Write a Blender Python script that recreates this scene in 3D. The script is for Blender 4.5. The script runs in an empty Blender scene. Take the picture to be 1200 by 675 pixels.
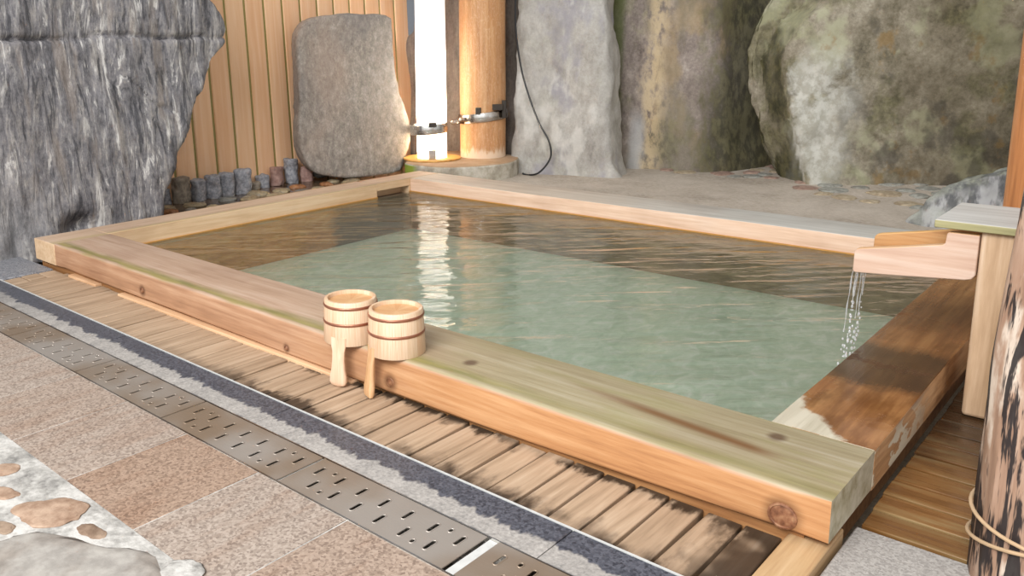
import bpy, bmesh, math, random
from mathutils import Vector, Matrix, noise
random.seed(7)
D = bpy.data; SC = bpy.context.scene; COL = SC.collection
PI = math.pi
R = math.radians

# ------------------------------------------------------------------ colour / node helpers
def lin(h):
    h = h.lstrip('#'); o = []
    for i in (0, 2, 4):
        c = int(h[i:i+2], 16) / 255
        o.append(c / 12.92 if c <= .04045 else ((c + .055) / 1.055) ** 2.4)
    return (*o, 1)

class M:
    """small helper around one node material"""
    def __init__(s, name):
        s.m = D.materials.new(name); s.m.use_nodes = True
        s.t = s.m.node_tree; s.t.nodes.clear()
        s.out = s.n('ShaderNodeOutputMaterial')
        s.geo = s.n('ShaderNodeNewGeometry')
        s.P = s.geo.outputs['Position']
    def n(s, typ, **k):
        x = s.t.nodes.new(typ)
        for a, b in k.items(): setattr(x, a, b)
        return x
    def l(s, a, b): s.t.links.new(a, b)
    def put(s, sock, v):
        if hasattr(v, 'is_output') or isinstance(v, bpy.types.NodeSocket): s.l(v, sock)
        elif v is not None:
            if isinstance(v, str): v = lin(v)
            sock.default_value = v
    def vec(s, v, scale=(1, 1, 1), loc=(0, 0, 0), rot=(0, 0, 0)):
        m = s.n('ShaderNodeMapping'); s.put(m.inputs['Vector'], v)
        m.inputs['Scale'].default_value = scale; m.inputs['Location'].default_value = loc; m.inputs['Rotation'].default_value = rot
        return m.outputs[0]
    def noise(s, v, scale=5, det=4, rough=.55, dist=0):
        x = s.n('ShaderNodeTexNoise'); s.put(x.inputs['Vector'], v)
        x.inputs['Scale'].default_value = scale; x.inputs['Detail'].default_value = det
        x.inputs['Roughness'].default_value = rough; x.inputs['Distortion'].default_value = dist
        return x.outputs['Fac']
    def voro(s, v, scale=5, feature='F1', out='Distance'):
        x = s.n('ShaderNodeTexVoronoi', feature=feature); s.put(x.inputs['Vector'], v); x.inputs['Scale'].default_value = scale
        return x.outputs[out]
    def ramp(s, f, stops, interp='LINEAR'):
        x = s.n('ShaderNodeValToRGB'); x.color_ramp.interpolation = interp; s.put(x.inputs[0], f)
        e = x.color_ramp.elements
        while len(e) < len(stops): e.new(.5)
        for k, (p, c) in enumerate(stops):
            e[k].position = p; e[k].color = lin(c) if isinstance(c, str) else (c, c, c, 1)
        return x.outputs[0]
    def mix(s, f, a, b, mode='MIX'):
        x = s.n('ShaderNodeMix', data_type='RGBA', blend_type=mode)
        s.put(x.inputs[0], f); s.put(x.inputs[6], a); s.put(x.inputs[7], b)
        return x.outputs[2]
    def math(s, op, a, b=None, clamp=False):
        x = s.n('ShaderNodeMath', operation=op, use_clamp=clamp); s.put(x.inputs[0], a); s.put(x.inputs[1], b)
        return x.outputs[0]
    def mul(s, a, b): return s.math('MULTIPLY', a, b)
    def add(s, a, b): return s.math('ADD', a, b)
    def mr(s, v, a, b, c=0., d=1.):
        x = s.n('ShaderNodeMapRange', interpolation_type='SMOOTHSTEP'); s.put(x.inputs[0], v)
        for k, q in enumerate((a, b, c, d)): x.inputs[k+1].default_value = q
        return x.outputs[0]
    def sep(s, v):
        x = s.n('ShaderNodeSeparateXYZ'); s.put(x.inputs[0], v); return x.outputs
    def rand(s): return s.n('ShaderNodeObjectInfo').outputs['Random']
    def bump(s, h, strength=.3, dist=.01, prev=None):
        x = s.n('ShaderNodeBump'); x.inputs['Strength'].default_value = strength; x.inputs['Distance'].default_value = dist
        s.put(x.inputs['Height'], h)
        if prev is not None: s.put(x.inputs['Normal'], prev)
        return x.outputs[0]
    def bsdf(s, col, rough=.6, metal=0., nrm=None, spec=.5, **kw):
        b = s.n('ShaderNodeBsdfPrincipled')
        s.put(b.inputs['Base Color'], col); s.put(b.inputs['Roughness'], rough); s.put(b.inputs['Metallic'], metal)
        s.put(b.inputs['Specular IOR Level'], spec)
        if nrm is not None: s.put(b.inputs['Normal'], nrm)
        for k, v in kw.items(): s.put(b.inputs[k], v)
        s.l(b.outputs[0], s.out.inputs[0]); return s.m

def simple(name, col, rough=.5, metal=0., var=.12, sc=40):
    m = M(name); n = m.noise(m.P, sc, 3)
    c = m.mix(m.mr(n, .3, .7), col, tuple(x * (1 - var) for x in lin(col)[:3]) + (1,))
    return m.bsdf(c, rough, metal, m.bump(n, .1, .003))

# ------------------------------------------------------------------ mesh helpers
def link(name, bm, mat=None, parent=None, smooth=35, bevel=0., seg=2, loc=None):
    bmesh.ops.remove_doubles(bm, verts=bm.verts, dist=1e-6)
    bmesh.ops.recalc_face_normals(bm, faces=bm.faces)
    me = D.meshes.new(name); bm.to_mesh(me); bm.free()
    if smooth:
        for p in me.polygons: p.use_smooth = True
        me.set_sharp_from_angle(angle=R(smooth))
    o = D.objects.new(name, me); COL.objects.link(o)
    if mat: me.materials.append(mat)
    if parent: o.parent = parent
    if bevel:
        b = o.modifiers.new('bevel', 'BEVEL'); b.width = bevel; b.segments = seg; b.limit_method = 'ANGLE'; b.angle_limit = R(40)
    if loc: o.location = loc
    return o
def tag(o, label=None, cat=None, group=None, kind=None):
    if label: o['label'] = label
    if cat: o['category'] = cat
    if group: o['group'] = group
    if kind: o['kind'] = kind
    return o
def empty(name, loc, label=None, cat=None, group=None, kind=None):
    o = D.objects.new(name, None); COL.objects.link(o); o.location = loc; o.empty_display_size = .05
    return tag(o, label, cat, group, kind)
def box(bm, x0, x1, y0, y1, z0, z1, j=0.):
    r = lambda: random.uniform(-j, j) if j else 0
    v = [bm.verts.new((x + r(), y + r(), z)) for z in (z0, z1) for x, y in ((x0, y0), (x1, y0), (x1, y1), (x0, y1))]
    for f in ((3, 2, 1, 0), (4, 5, 6, 7), (0, 1, 5, 4), (1, 2, 6, 5), (2, 3, 7, 6), (3, 0, 4, 7)):
        bm.faces.new([v[i] for i in f])
def prism(bm, poly, a, b, fn):
    """extrude polygon poly of (s,t); fn(s,t,d) -> xyz; d from a to b"""
    A = [bm.verts.new(fn(s, t, a)) for s, t in poly]; B = [bm.verts.new(fn(s, t, b)) for s, t in poly]
    bm.faces.new(A); bm.faces.new(B[::-1])
    for i in range(len(poly)):
        j = (i + 1) % len(poly); bm.faces.new((A[j], A[i], B[i], B[j]))
def rings(bm, rs, cap=True, close=False):
    vs = [[bm.verts.new(p) for p in r] for r in rs]; n = len(vs[0])
    for a, b in zip(vs, vs[1:] + ([vs[0]] if close else [])):
        for i in range(n):
            j = (i + 1) % n; bm.faces.new((a[i], a[j], b[j], b[i]))
    if cap and not close:
        bm.faces.new(vs[0][::-1]); bm.faces.new(vs[-1])
def lathe(bm, prof, c=(0, 0, 0), n=40, cap=True, close=False):
    rings(bm, [[(c[0] + r * math.cos(2*PI*k/n), c[1] + r * math.sin(2*PI*k/n), c[2] + z) for k in range(n)] for r, z in prof], cap, close)
def tube(bm, pts, r, n=10, cap=True):
    pts = [Vector(p) for p in pts]; rs = []
    ref = Vector((.31, .2, .93))
    for i, p in enumerate(pts):
        t = (pts[min(i+1, len(pts)-1)] - pts[max(i-1, 0)]).normalized()
        if abs(t.dot(ref)) > .98: ref = Vector((1, 0, .1))
        u = t.cross(ref).normalized(); w = t.cross(u)
        q = r[i] if isinstance(r, (list, tuple)) else r
        rs.append([p + q * (u * math.cos(2*PI*k/n) + w * math.sin(2*PI*k/n)) for k in range(n)])
    rings(bm, rs, cap)
def spline(pts, k=6, closed=True):
    out = []; n = len(pts); P = [Vector((*p, 0)) if len(p) == 2 else Vector(p) for p in pts]
    rng = range(n) if closed else range(n-1)
    for i in rng:
        g = (lambda q: P[q % n]) if closed else (lambda q: P[max(0, min(n-1, q))])
        a, b, c, d = g(i-1), g(i), g(i+1), g(i+2)
        for s in range(k):
            t = s / k
            out.append(.5*((2*b) + (c-a)*t + (2*a-5*b+4*c-d)*t*t + (3*b-a-3*c+d)*t**3))
    if not closed: out.append(P[-1])
    return [tuple(p[:len(pts[0])]) for p in out]
def fbm(v, o=4):
    return noise.fractal(Vector(v), 1.0, 2.1, o)
def remeshed(bm, vox):
    bmesh.ops.recalc_face_normals(bm, faces=bm.faces)
    me = D.meshes.new('tmp'); bm.to_mesh(me); bm.free()
    o = D.objects.new('tmp', me); COL.objects.link(o)
    md = o.modifiers.new('r', 'REMESH'); md.mode = 'VOXEL'; md.voxel_size = vox
    dg = bpy.context.evaluated_depsgraph_get()
    me2 = D.meshes.new_from_object(o.evaluated_get(dg))
    D.objects.remove(o); D.meshes.remove(me)
    b = bmesh.new(); b.from_mesh(me2); D.meshes.remove(me2)
    return b
def rock(name, P0, U, lean, outline, th, mat, label, cat='rock', vox=.03, smooth=8, disp=None, shift=None, group=None, sm=True, parent=None, back=None):
    """an upright boulder: face outline (s along U, t up) with a depth th away from the pool, rounded and roughened"""
    U = Vector((*U, 0)).normalized(); N = Vector((-U.y, U.x, 0)); P0 = Vector(P0)
    if back is not None and N.dot(Vector((*back, 0))) < 0: N = -N
    W = Vector((0, 0, 1)) + N * lean
    bm = bmesh.new()
    pl = spline(outline, 5) if sm else outline
    prism(bm, pl, 0, th, lambda s, t, d: P0 + U*s + W*t + N*d)
    bm = remeshed(bm, vox)
    for _ in range(smooth): bmesh.ops.smooth_vert(bm, verts=bm.verts, factor=.5, use_axis_x=True, use_axis_y=True, use_axis_z=True)
    bm.normal_update()
    f = disp or (lambda p, s, t: .05*fbm(p*1.6) + .02*fbm(p*5) + .006*fbm(p*16, 3))
    mv = []
    for v in bm.verts:
        q = v.co - P0
        mv.append(v.co + v.normal * f(v.co, q.dot(U), q.z) + (N * shift(q.dot(U), q.z, q.dot(N)) if shift else Vector()))
    for v, c in zip(bm.verts, mv): v.co = c
    o = link(name, bm, mat, parent, smooth=0)
    for p in o.data.polygons: p.use_smooth = True
    if label: tag(o, label, cat, group)
    return o
def pebble(name, c, rx, ry, h, mat, rot=0, seed=0, parent=None, rough=1.0):
    bm = bmesh.new(); bmesh.ops.create_icosphere(bm, subdivisions=4, radius=1)
    for v in bm.verts:
        p = v.co.copy()
        k = 1 + .22*rough*fbm(p*.9*rough**.4 + Vector((seed*3.1, 0, 0)), 2) + .05*rough*fbm(p*3 + Vector((0, seed*2.3, 0)), 3)
        x, y = p.x*k*rx, p.y*k*ry
        z = math.copysign(abs(p.z)**.75, p.z)*k*h
        v.co = (c[0] + x*math.cos(rot) - y*math.sin(rot), c[1] + x*math.sin(rot) + y*math.cos(rot), c[2] + z)
    o = link(name, bm, mat, parent, smooth=0)
    for p in o.data.polygons: p.use_smooth = True
    return o

# ------------------------------------------------------------------ materials
def wood(name, axis, side, top, moss=None, wetmask=None, rough=.55, grain=1., topgrad=None, knots=()):
    """sawn cypress: grain runs along axis; side / top = ramp colours of sides and weathered top"""
    m = M(name); st = {'x': (.9, 16, 16), 'y': (16, .9, 16), 'z': (16, 16, .9)}[axis]
    v = m.vec(m.P, st)
    g1 = m.noise(v, 1.6*grain, 5, .6, .5); g2 = m.noise(m.vec(m.P, tuple(a*2.6 for a in st)), 2.2*grain, 4, .6)
    g = m.add(m.mul(g1, .65), m.mul(g2, .35))
    x, y, z = m.sep(m.P)
    cs = m.ramp(g, [(.30, side[0]), (.48, side[1]), (.66, side[2])])
    ct = m.ramp(g, [(.30, top[0]), (.48, top[1]), (.66, top[2])])
    if topgrad:
        ax, a, b, cols = topgrad
        ct2 = m.ramp(g, [(.30, cols[0]), (.48, cols[1]), (.66, cols[2])])
        co = {'x': x, 'y': y}[ax]
        ct = m.mix(m.mr(m.add(co, m.mul(m.noise(m.P, 2.5, 3), .8)), a + .4, b + .4), ct, ct2)
    nz = m.sep(m.geo.outputs['Normal'])[2]
    col = m.mix(m.mr(nz, .35, .8), cs, ct)
    col = m.mix(m.mr(m.noise(m.P, 2.2, 3), .45, .75, 0, .35), col, m.mix(1, col, (.55, .45, .4, 1), 'MULTIPLY'))
    r = rough
    if moss: col = moss(m, x, y, z, nz, g, col)
    for (kx, ky, kz, kr) in knots:
        d = m.n('ShaderNodeVectorMath', operation='DISTANCE'); m.put(d.inputs[0], m.P); d.inputs[1].default_value = (kx, ky, kz)
        dd = m.add(d.outputs['Value'], m.mul(m.add(g1, -.5), kr*.5))
        col = m.mix(m.mr(dd, kr*.5, kr*1.7, .75, 0), col, '#4a2a17')
    if wetmask:
        w, col = wetmask(m, x, y, z, nz, g, col); r = m.mr(w, .2, .8, rough, .16)
    b = m.bump(g, .35, .006)
    return m.bsdf(col, r, 0, b, .4)

def m_front(m, x, y, z, nz, g, col):
    n = m.noise(m.vec(m.P, (1.6, 9, 9)), 2.2, 4)
    yy = m.add(y, m.mul(m.add(n, -.5), .07))
    band = m.mul(m.mr(yy, .002, .03), m.mr(yy, .03, .085, 1, 0))
    band = m.mul(band, m.mr(x, 2.9, 3.5, 1, .4))
    col = m.mix(m.mul(m.mr(nz, .35, .1), m.mr(m.add(x, m.mul(n, .8)), 2.6, 3.6, 0, .75)), col, m.ramp(g, [(.3, '#95613a'), (.48, '#b98453'), (.66, '#cb9b6b')]))
    nx = m.sep(m.geo.outputs['Normal'])[0]
    col = m.mix(m.mr(nx, .5, .8, 0, .85), col, m.ramp(n, [(.35, '#8d8a70'), (.5, '#b5b39c'), (.65, '#c9c6b4')]))
    col = m.mix(m.mul(m.mul(band, m.mr(nz, .2, .7)), .8), col, m.mix(m.mr(n, .4, .6), '#6d6a2c', '#8a8040'))
    pat = m.mul(m.mr(m.noise(m.vec(m.P, (1.2, 5, 5)), 2.4, 4), .5, .62), m.mr(x, 2.6, 3.3))
    col = m.mix(m.mul(m.mul(pat, m.mr(nz, .4, .8)), .4), col, '#8d8658')
    # dark wet streak and bleached corner of the near end
    st = m.mul(m.mr(m.math('ABSOLUTE', m.add(m.add(y, m.mul(x, .10)), -.53)), .0, .035, 1, 0), m.mul(m.mr(x, 3.3, 3.7), m.mr(x, 3.95, 4.08, 1, 0)))
    col = m.mix(m.mul(st, m.mul(.85, m.mr(nz, .4, .8))), col, '#6b4420')
    return col
BEAM_F = wood('front_beam_wood', 'x', ('#8f6a50', '#ad8364', '#c29b7c'), ('#9f8068', '#b3957e', '#c1a793'), m_front,
              topgrad=('x', 1.9, 3.3, ('#85775a', '#9b8e70', '#aca189')), knots=((1.167, 0, .06, .022), (2.239, 0, .035, .016), (2.801, 0, .05, .026), (4.096, 0, .07, .035), (3.05, .12, .145, .02), (3.99, .235, .145, .02)))
def m_left(m, x, y, z, nz, g, col):
    n = m.noise(m.vec(m.P, (9, 1.6, 9)), 2.2, 4)
    b = m.mr(m.math('ABSOLUTE', m.add(x, m.mul(n, .05))), .19, .25)
    return m.mix(m.mul(b, m.mul(.45, m.mr(nz, .2, .7))), col, '#a08f58')
BEAM_L = wood('left_beam_wood', 'y', ('#bd9a75', '#d2b18c', '#dfc3a2'), ('#ad9076', '#c3a68c', '#d0b7a0'), m_left)
BEAM_B = wood('back_beam_wood', 'x', ('#c8a58a', '#dcbaa0', '#e8cdb8'), ('#ac9c8a', '#c0b09e', '#cdc0b0'), None,
              topgrad=('x', 1.2, 3.0, ('#a09c94', '#b6b2aa', '#c6c3bc')))
def w_right(m, x, y, z, nz, g, col):
    n = m.noise(m.P, 7, 5, .6); n2 = m.noise(m.vec(m.P, (5, 2, 5)), 3, 4)
    # dry bleached patch at the front joint
    e = m.add(m.add(m.mul(y, .95), m.mul(m.add(x, -3.94), 1.1)), m.mul(m.add(n, -.5), .26))
    dry = m.mul(m.mr(e, .49, .53, 1, 0), m.mr(nz, .4, .8))
    col = m.mix(m.mul(m.mr(n2, .42, .66), m.mr(y, 1.0, 1.5, .62, .25)), col, '#5f3818')
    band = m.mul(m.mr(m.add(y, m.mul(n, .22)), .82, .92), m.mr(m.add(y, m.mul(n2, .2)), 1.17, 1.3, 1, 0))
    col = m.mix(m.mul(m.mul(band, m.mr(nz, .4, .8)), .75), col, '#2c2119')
    col = m.mix(dry, col, m.ramp(g, [(.3, '#a59a83'), (.6, '#c6bda9')]))
    # bleached blotches on the outer side near the joint
    side = m.mul(m.mr(nz, .3, .1), m.mul(m.mr(n2, .50, .53), m.mr(y, .45, 1.0, 1, 0)))
    col = m.mix(m.mul(side, .8), col, '#cfc6b0')
    wet = m.math('SUBTRACT', m.mr(nz, .4, .8), dry, True)
    return m.mul(wet, m.mr(n, .3, .5)), col
BEAM_R = wood('right_beam_wet_wood', 'y', ('#86603f', '#ae8259', '#c49c74'), ('#6f472a', '#8d6039', '#a5774a'), None, w_right)
SILL = wood('sill_wood', 'x', ('#6e4629', '#96683f', '#b08255'), ('#6e4629', '#96683f', '#b08255'))
LIGHTSTRIP = wood('light_strip_wood', 'x', ('#b98d66', '#d2a880', '#e0bb95'), ('#b98d66', '#d2a880', '#e0bb95'))

def deck_mat(name, axis, cols, stain, wet=False):
    m = M(name); st = {'x': (1.5, 14, 14), 'y': (26, 1.5, 26)}[axis]
    rnd = m.rand(); off = m.n('ShaderNodeCombineXYZ'); m.put(off.inputs[0], m.mul(rnd, 17.)); m.put(off.inputs[1], m.mul(rnd, 31.))
    pv = m.n('ShaderNodeVectorMath', operation='ADD'); m.put(pv.inputs[0], m.P); m.put(pv.inputs[1], off.outputs[0])
    g = m.noise(m.vec(pv.outputs[0], st), 1.6, 5, .62, .3)
    col = m.ramp(g, [(.28, cols[0]), (.5, cols[1]), (.7, cols[2])])
    col = m.mix(m.mul(rnd, .35), col, m.mix(1, col, cols[3], 'MULTIPLY'))
    x, y, z = m.sep(m.P)
    s = stain(m, x, y, g)
    col = m.mix(s[0], col, s[1])
    return m.bsdf(col, m.mr(s[0], .3, .8, .6, .35) if not wet else m.mr(g, .3, .6, .12, .4), 0, m.bump(g, .3, .003), .4)
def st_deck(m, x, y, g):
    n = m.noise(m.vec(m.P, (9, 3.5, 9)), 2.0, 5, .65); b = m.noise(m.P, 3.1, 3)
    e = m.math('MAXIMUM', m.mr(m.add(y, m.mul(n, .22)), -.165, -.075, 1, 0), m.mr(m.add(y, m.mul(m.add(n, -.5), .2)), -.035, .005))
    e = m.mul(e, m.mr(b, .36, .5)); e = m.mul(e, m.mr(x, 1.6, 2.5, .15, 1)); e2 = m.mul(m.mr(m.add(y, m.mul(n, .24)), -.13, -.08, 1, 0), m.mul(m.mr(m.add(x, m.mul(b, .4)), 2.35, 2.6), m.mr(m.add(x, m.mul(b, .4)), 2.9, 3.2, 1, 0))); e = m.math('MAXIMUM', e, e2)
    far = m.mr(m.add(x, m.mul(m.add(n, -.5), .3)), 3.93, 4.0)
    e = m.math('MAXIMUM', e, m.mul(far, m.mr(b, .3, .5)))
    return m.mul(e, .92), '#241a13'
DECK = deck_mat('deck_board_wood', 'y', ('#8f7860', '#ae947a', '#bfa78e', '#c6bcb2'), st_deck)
def st_wet(m, x, y, g):
    n = m.noise(m.P, 5, 4, .6)
    return m.mul(m.mr(m.add(y, m.mul(n, .5)), .75, 1.15), .85), '#2a1d14'
DECKWET = deck_mat('wet_deck_wood', 'x', ('#5b3a20', '#80582f', '#968058', '#8f8c74'), st_wet, True)

def granite(name, base, dark, light, tint=.0, tcol='#b58a6c', sc=1., bumpy=.15, rough=.75):
    m = M(name)
    v = m.voro(m.P, 160*sc, 'F1', 'Color'); n = m.noise(m.P, 90*sc, 3, .7); n2 = m.noise(m.P, 3, 4)
    vs = m.sep(v)[0]
    c = m.ramp(m.add(m.mul(vs, .5), m.mul(n, .5)), [(.25, dark), (.45, base), (.72, light)])
    c = m.mix(m.mul(m.mr(n2, .4, .65), tint), c, m.mix(1, c, tcol, 'MULTIPLY'))
    return m, c, n
def paver_mat():
    m, c, n = granite('granite_paver', '#988a7e', '#807268', '#ac9e92')
    x, y, z = m.sep(m.P)
    isl = m.n('ShaderNodeAttribute', attribute_name='tone'); t = isl.outputs['Fac']
    c = m.mix(m.mul(t, .55), c, m.mix(1, c, '#e8c4a4', 'MULTIPLY'))
    st = m.noise(m.vec(m.P, (7, 1.1, 7), (0, 0, 0), (0, 0, .25)), 2.5, 4)
    c = m.mix(m.mr(st, .45, .7, 0, .35), c, m.mix(1, c, '#d8b9a2', 'MULTIPLY'))
    return m.bsdf(c, .75, 0, m.bump(n, .15, .003), .3)
PAVER = paver_mat()
def strip_mat():
    m, c, n = granite('wet_granite_strip', '#46474f', '#33343b', '#5b5c64')
    x, y, z = m.sep(m.P)
    w = m.noise(m.vec(m.P, (1, .35, 1)), 16, 3, .6); w2 = m.noise(m.P, 5, 3)
    e = m.add(y, m.mul(m.add(w, -.5), .12)); e = m.add(e, m.mul(m.add(w2, -.5), .05))
    dry = m.mul(m.mr(e, -.366, -.352, 1, 0), m.mr(m.add(y, m.mul(m.add(w, -.5), .03)), -.433, -.424))
    dry = m.mul(dry, m.mr(x, -.4, 1.2, .25, 1))
    dc = m.ramp(m.add(m.mul(n, .6), m.mul(w, .4)), [(.35, '#7e7a76'), (.55, '#a39d97'), (.7, '#bbb5ae')])
    c = m.mix(dry, c, dc)
    return m.bsdf(c, m.mr(dry, 0, 1, .32, .8), 0, m.bump(n, .12, .003), .4)
STRIP = strip_mat()
def grey_paver():
    m, c, n = granite('grey_flamed_granite', '#9a948e', '#8a847f', '#aaa49e', sc=1.2)
    return m.bsdf(c, .8, 0, m.bump(n, .25, .005), .3)
GPAVER = grey_paver()
_m, _c, _n = granite('corner_slab_stone', '#7c7c80', '#606066', '#96969a')
CORNER = _m.bsdf(_c, .45, 0, _m.bump(_n, .2, .004), .4)
def steel(name, col='#b9aea2', rough=.33, axis=(3, 60, 60), met=.95):
    m = M(name); n = m.noise(m.vec(m.P, axis), 6, 4, .6); b = m.noise(m.P, 2.2, 3)
    c = m.mix(m.mr(b, .35, .65), col, '#8e7a66')
    return m.bsdf(c, m.mr(n, .3, .7, rough-.08, rough+.1), met, m.bump(n, .04, .002), .5)
GRATE = steel('grate_steel', '#a69d94', .42, met=.45)
STEEL = steel('bright_steel', '#d6d4d0', .2)
DARKVOID = simple('channel_steel', '#4c4a48', .6, .3)
WHITEEDGE = simple('edge_trim_metal', '#d9d8d4', .4, .2)
MORTAR_M = M('mortar'); _m = MORTAR_M; _n = _m.noise(_m.P, 9, 5, .65); _n2 = _m.noise(_m.P, 60, 3)
MORTAR = _m.bsdf(_m.ramp(_m.add(_m.mul(_n, .7), _m.mul(_n2, .3)), [(.34, '#75726e'), (.47, '#a5a19b'), (.58, '#c4c0ba')]), .85, 0, _m.bump(_m.add(_n, _m.mul(_n2, .4)), .5, .012), .2)

def rockmat(name, stops, sc=4., moss=0., patches=(), bump=.7, stretch=(1, 1, 1), rough=.8, extra=None, det=7):
    m = M(name); v = m.vec(m.P, stretch)
    a = m.noise(v, sc, det, .62, .3); b = m.noise(v, sc*4.5, 5, .65); f = m.noise(m.P, 42, 5, .75)
    h = m.add(m.add(m.mul(a, .45), m.mul(b, .28)), m.mul(f, .27))
    c = m.ramp(h, stops)
    x, y, z = m.sep(m.P)
    for (pc, ps, lo, hi, am) in patches:
        p = m.noise(m.vec(m.P, stretch, (ps*2.7, ps, ps*1.3)), ps, 5, .6)
        c = m.mix(m.mr(p, lo, hi, 0, am), c, pc)
    if moss:
        p = m.noise(m.P, 2.7, 5, .65)
        c = m.mix(m.mr(p, .5, .62, 0, moss), c, m.mix(m.mr(b, .4, .6), '#4a4d22', '#75763f'))
    if extra: c = extra(m, x, y, z, a, b, c)
    return m.bsdf(c, rough, 0, m.bump(h, bump, .02), .3)
SLAB_ST = [(.34, '#3c3b3d'), (.43, '#5f5d60'), (.5, '#7a7779'), (.57, '#918c89'), (.68, '#b3aea9')]
def ex_slab(m, x, y, z, a, b, c):
    v = m.vec(m.P, (3, 9, 1.5), (0, 0, 0), (.16, 0, 0))
    w = m.noise(v, 2.0, 9, .74, .8); pt = m.noise(m.P, 1.9, 4, .6)
    c = m.mix(m.mul(m.mr(w, .53, .62), m.mr(pt, .38, .6, .25, .95)), c, '#cdc9c4')
    c = m.mix(m.mr(w, .47, .39, 0, .8), c, '#39393d')
    br = m.noise(m.vec(m.P, (2, 5, .8), (4, 0, 0)), 2, 5)
    c = m.mix(m.mr(br, .53, .66, 0, .45), c, '#8c7f74')
    return m.mix(m.mul(m.mr(z, .75, .1), m.mr(m.add(y, m.mul(pt, .8)), .8, -.1, 0, .6)), c, m.mix(.6, c, '#bdbbb8'))
SLAB = rockmat('striped_schist', SLAB_ST, 2.2, 0, (), .8, (2.5, 6, 1.3), .75, ex_slab)
GRAN = rockmat('speckled_grey_boulder', [(.36, '#625b55'), (.45, '#7c746c'), (.53, '#8f877e'), (.62, '#aaa298')], 24, 0, (('#a08a7a', 1.3, .48, .7, .45), ('#6c6666', 1.0, .5, .65, .5)), .35, (1, 1, .6))
LGREY = rockmat('pale_grey_rock', [(.3, '#7c7771'), (.42, '#9b968f'), (.55, '#b1ada6'), (.68, '#c8c4bd')], 2.6, .12, (('#8a8792', 1.7, .5, .62, .6), ('#d0cdc6', 2.1, .56, .66, .6)), .5, (1.5, 1.5, .8))
def ex_tan(m, x, y, z, a, b, c):
    n = m.noise(m.vec(m.P, (1, 1, .35)), 3.2, 5, .65)
    xx = m.add(x, m.mul(m.add(n, -.5), .22))
    t = m.mul(m.mr(xx, .96, 1.08), m.mr(xx, 1.10, 1.26, 1, 0))
    c = m.mix(m.mul(t, m.mul(.75, m.mr(b, .36, .56))), c, '#c6b08c')
    t2 = m.mul(m.mr(xx, .90, .98), m.mul(m.mr(xx, 1.0, 1.08, 1, 0), m.mr(z, .62, .4)))
    c = m.mix(m.mul(t2, .7), c, '#b3b2b0')
    g = m.mul(m.mr(xx, .88, .80), 1.)
    c = m.mix(m.mul(g, .75), c, '#55602c')
    d = m.mr(m.add(xx, m.mul(b, .4)), 1.62, 1.85)
    c = m.mix(m.mul(d, .85), c, m.mix(m.mr(b, .4, .6), '#2f2e1c', '#545035'))
    return c
TAN = rockmat('brown_grey_rock', [(.34, '#574c45'), (.44, '#7c7069'), (.53, '#968a81'), (.64, '#b9aea3')], 3.2, .3, (('#a48e6a', 2.2, .52, .64, .6), ('#77705f', 1.6, .5, .62, .6)), .8, (1.2, 1.2, .6), .8, ex_tan)
def ex_green(m, x, y, z, a, b, c):
    n = m.noise(m.P, 3., 5, .65)
    s = m.add(m.add(x, m.mul(z, -.07)), m.mul(m.add(n, -.5), .5))
    w = m.mul(m.mr(s, 2.25, 2.33), m.mr(s, 2.5, 2.78, 1, 0))
    c = m.mix(m.mr(s, 2.7, 3.2, 0, .62), c, m.mix(1, c, '#a59c88', 'MULTIPLY'))
    c = m.mix(m.mul(m.mul(w, m.mr(a, .3, .46)), m.mr(m.add(z, m.mul(n, .3)), 1.35, 1.0, 0, .85)), c, m.mix(m.mr(b, .4, .6), '#c6c4bb', '#a9a69b'))
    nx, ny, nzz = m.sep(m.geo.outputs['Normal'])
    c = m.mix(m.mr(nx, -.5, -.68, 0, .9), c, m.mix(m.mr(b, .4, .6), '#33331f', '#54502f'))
    return c
GREEN = rockmat('mossy_lichen_rock', [(.34, '#4a4438'), (.43, '#6f6755'), (.52, '#8a8170'), (.64, '#ada594')], 3.4, .3, (('#a7a58a', 2.3, .53, .62, .8), ('#4a4640', 3.0, .54, .64, .6), ('#8d7145', 4.1, .6, .68, .6)), .9, (1, 1, .8), .8, ex_green)
DKMOSS = rockmat('dark_mossy_rock', [(.3, '#121210'), (.45, '#2b2a20'), (.6, '#3f3d2d'), (.7, '#55513f')], 4, .5)
SLATE = rockmat('dark_brown_slate', [(.3, '#4a433e'), (.45, '#736860'), (.58, '#8d8278'), (.7, '#a3988c')], 3, 0, (), .6, (3, 3, .6))
LOWR = rockmat('green_grey_flat_rock', [(.3, '#6d6f66'), (.45, '#8f9188'), (.56, '#a9aba2'), (.68, '#c6c7c0')], 3, .25, (('#4d4d52', 3.1, .52, .6, .8), ('#d8d6d4', 2.0, .57, .66, .7)), .7, extra=lambda m, x, y, z, a, b, c: m.mix(m.mr(m.sep(m.geo.outputs['Normal'])[2], .6, .25, 0, .8), c, m.mix(m.mr(m.noise(m.vec(m.P, (9, 3, 4)), 1.5, 4), .45, .62), '#55555a', '#b4b3b4')))
def stone(name, a, b, rough=.5, sp=30):
    m = M(name); n = m.noise(m.P, sp, 5, .65); n2 = m.noise(m.P, 7, 3)
    c = m.mix(m.mr(n, .3, .7), a, b); c = m.mix(m.mr(n2, .45, .7, 0, .4), c, m.mix(1, c, '#b09a88', 'MULTIPLY'))
    return m.bsdf(c, rough, 0, m.bump(n, .4, .006), .4)
EDGE_G = stone('blue_grey_edging', '#74757c', '#a8a8ac', .7, 45); EDGE_B = stone('brown_grey_edging', '#6f665a', '#9a8f80', .7)
EDGE_P = stone('pink_edging', '#94736a', '#bb9a8e', .7); PEB_W = stone('wet_pale_pebble', '#7d6f5a', '#a89878', .22); PEB_O = stone('wet_orange_pebble', '#7a4f33', '#a8774f', .22)
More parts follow.
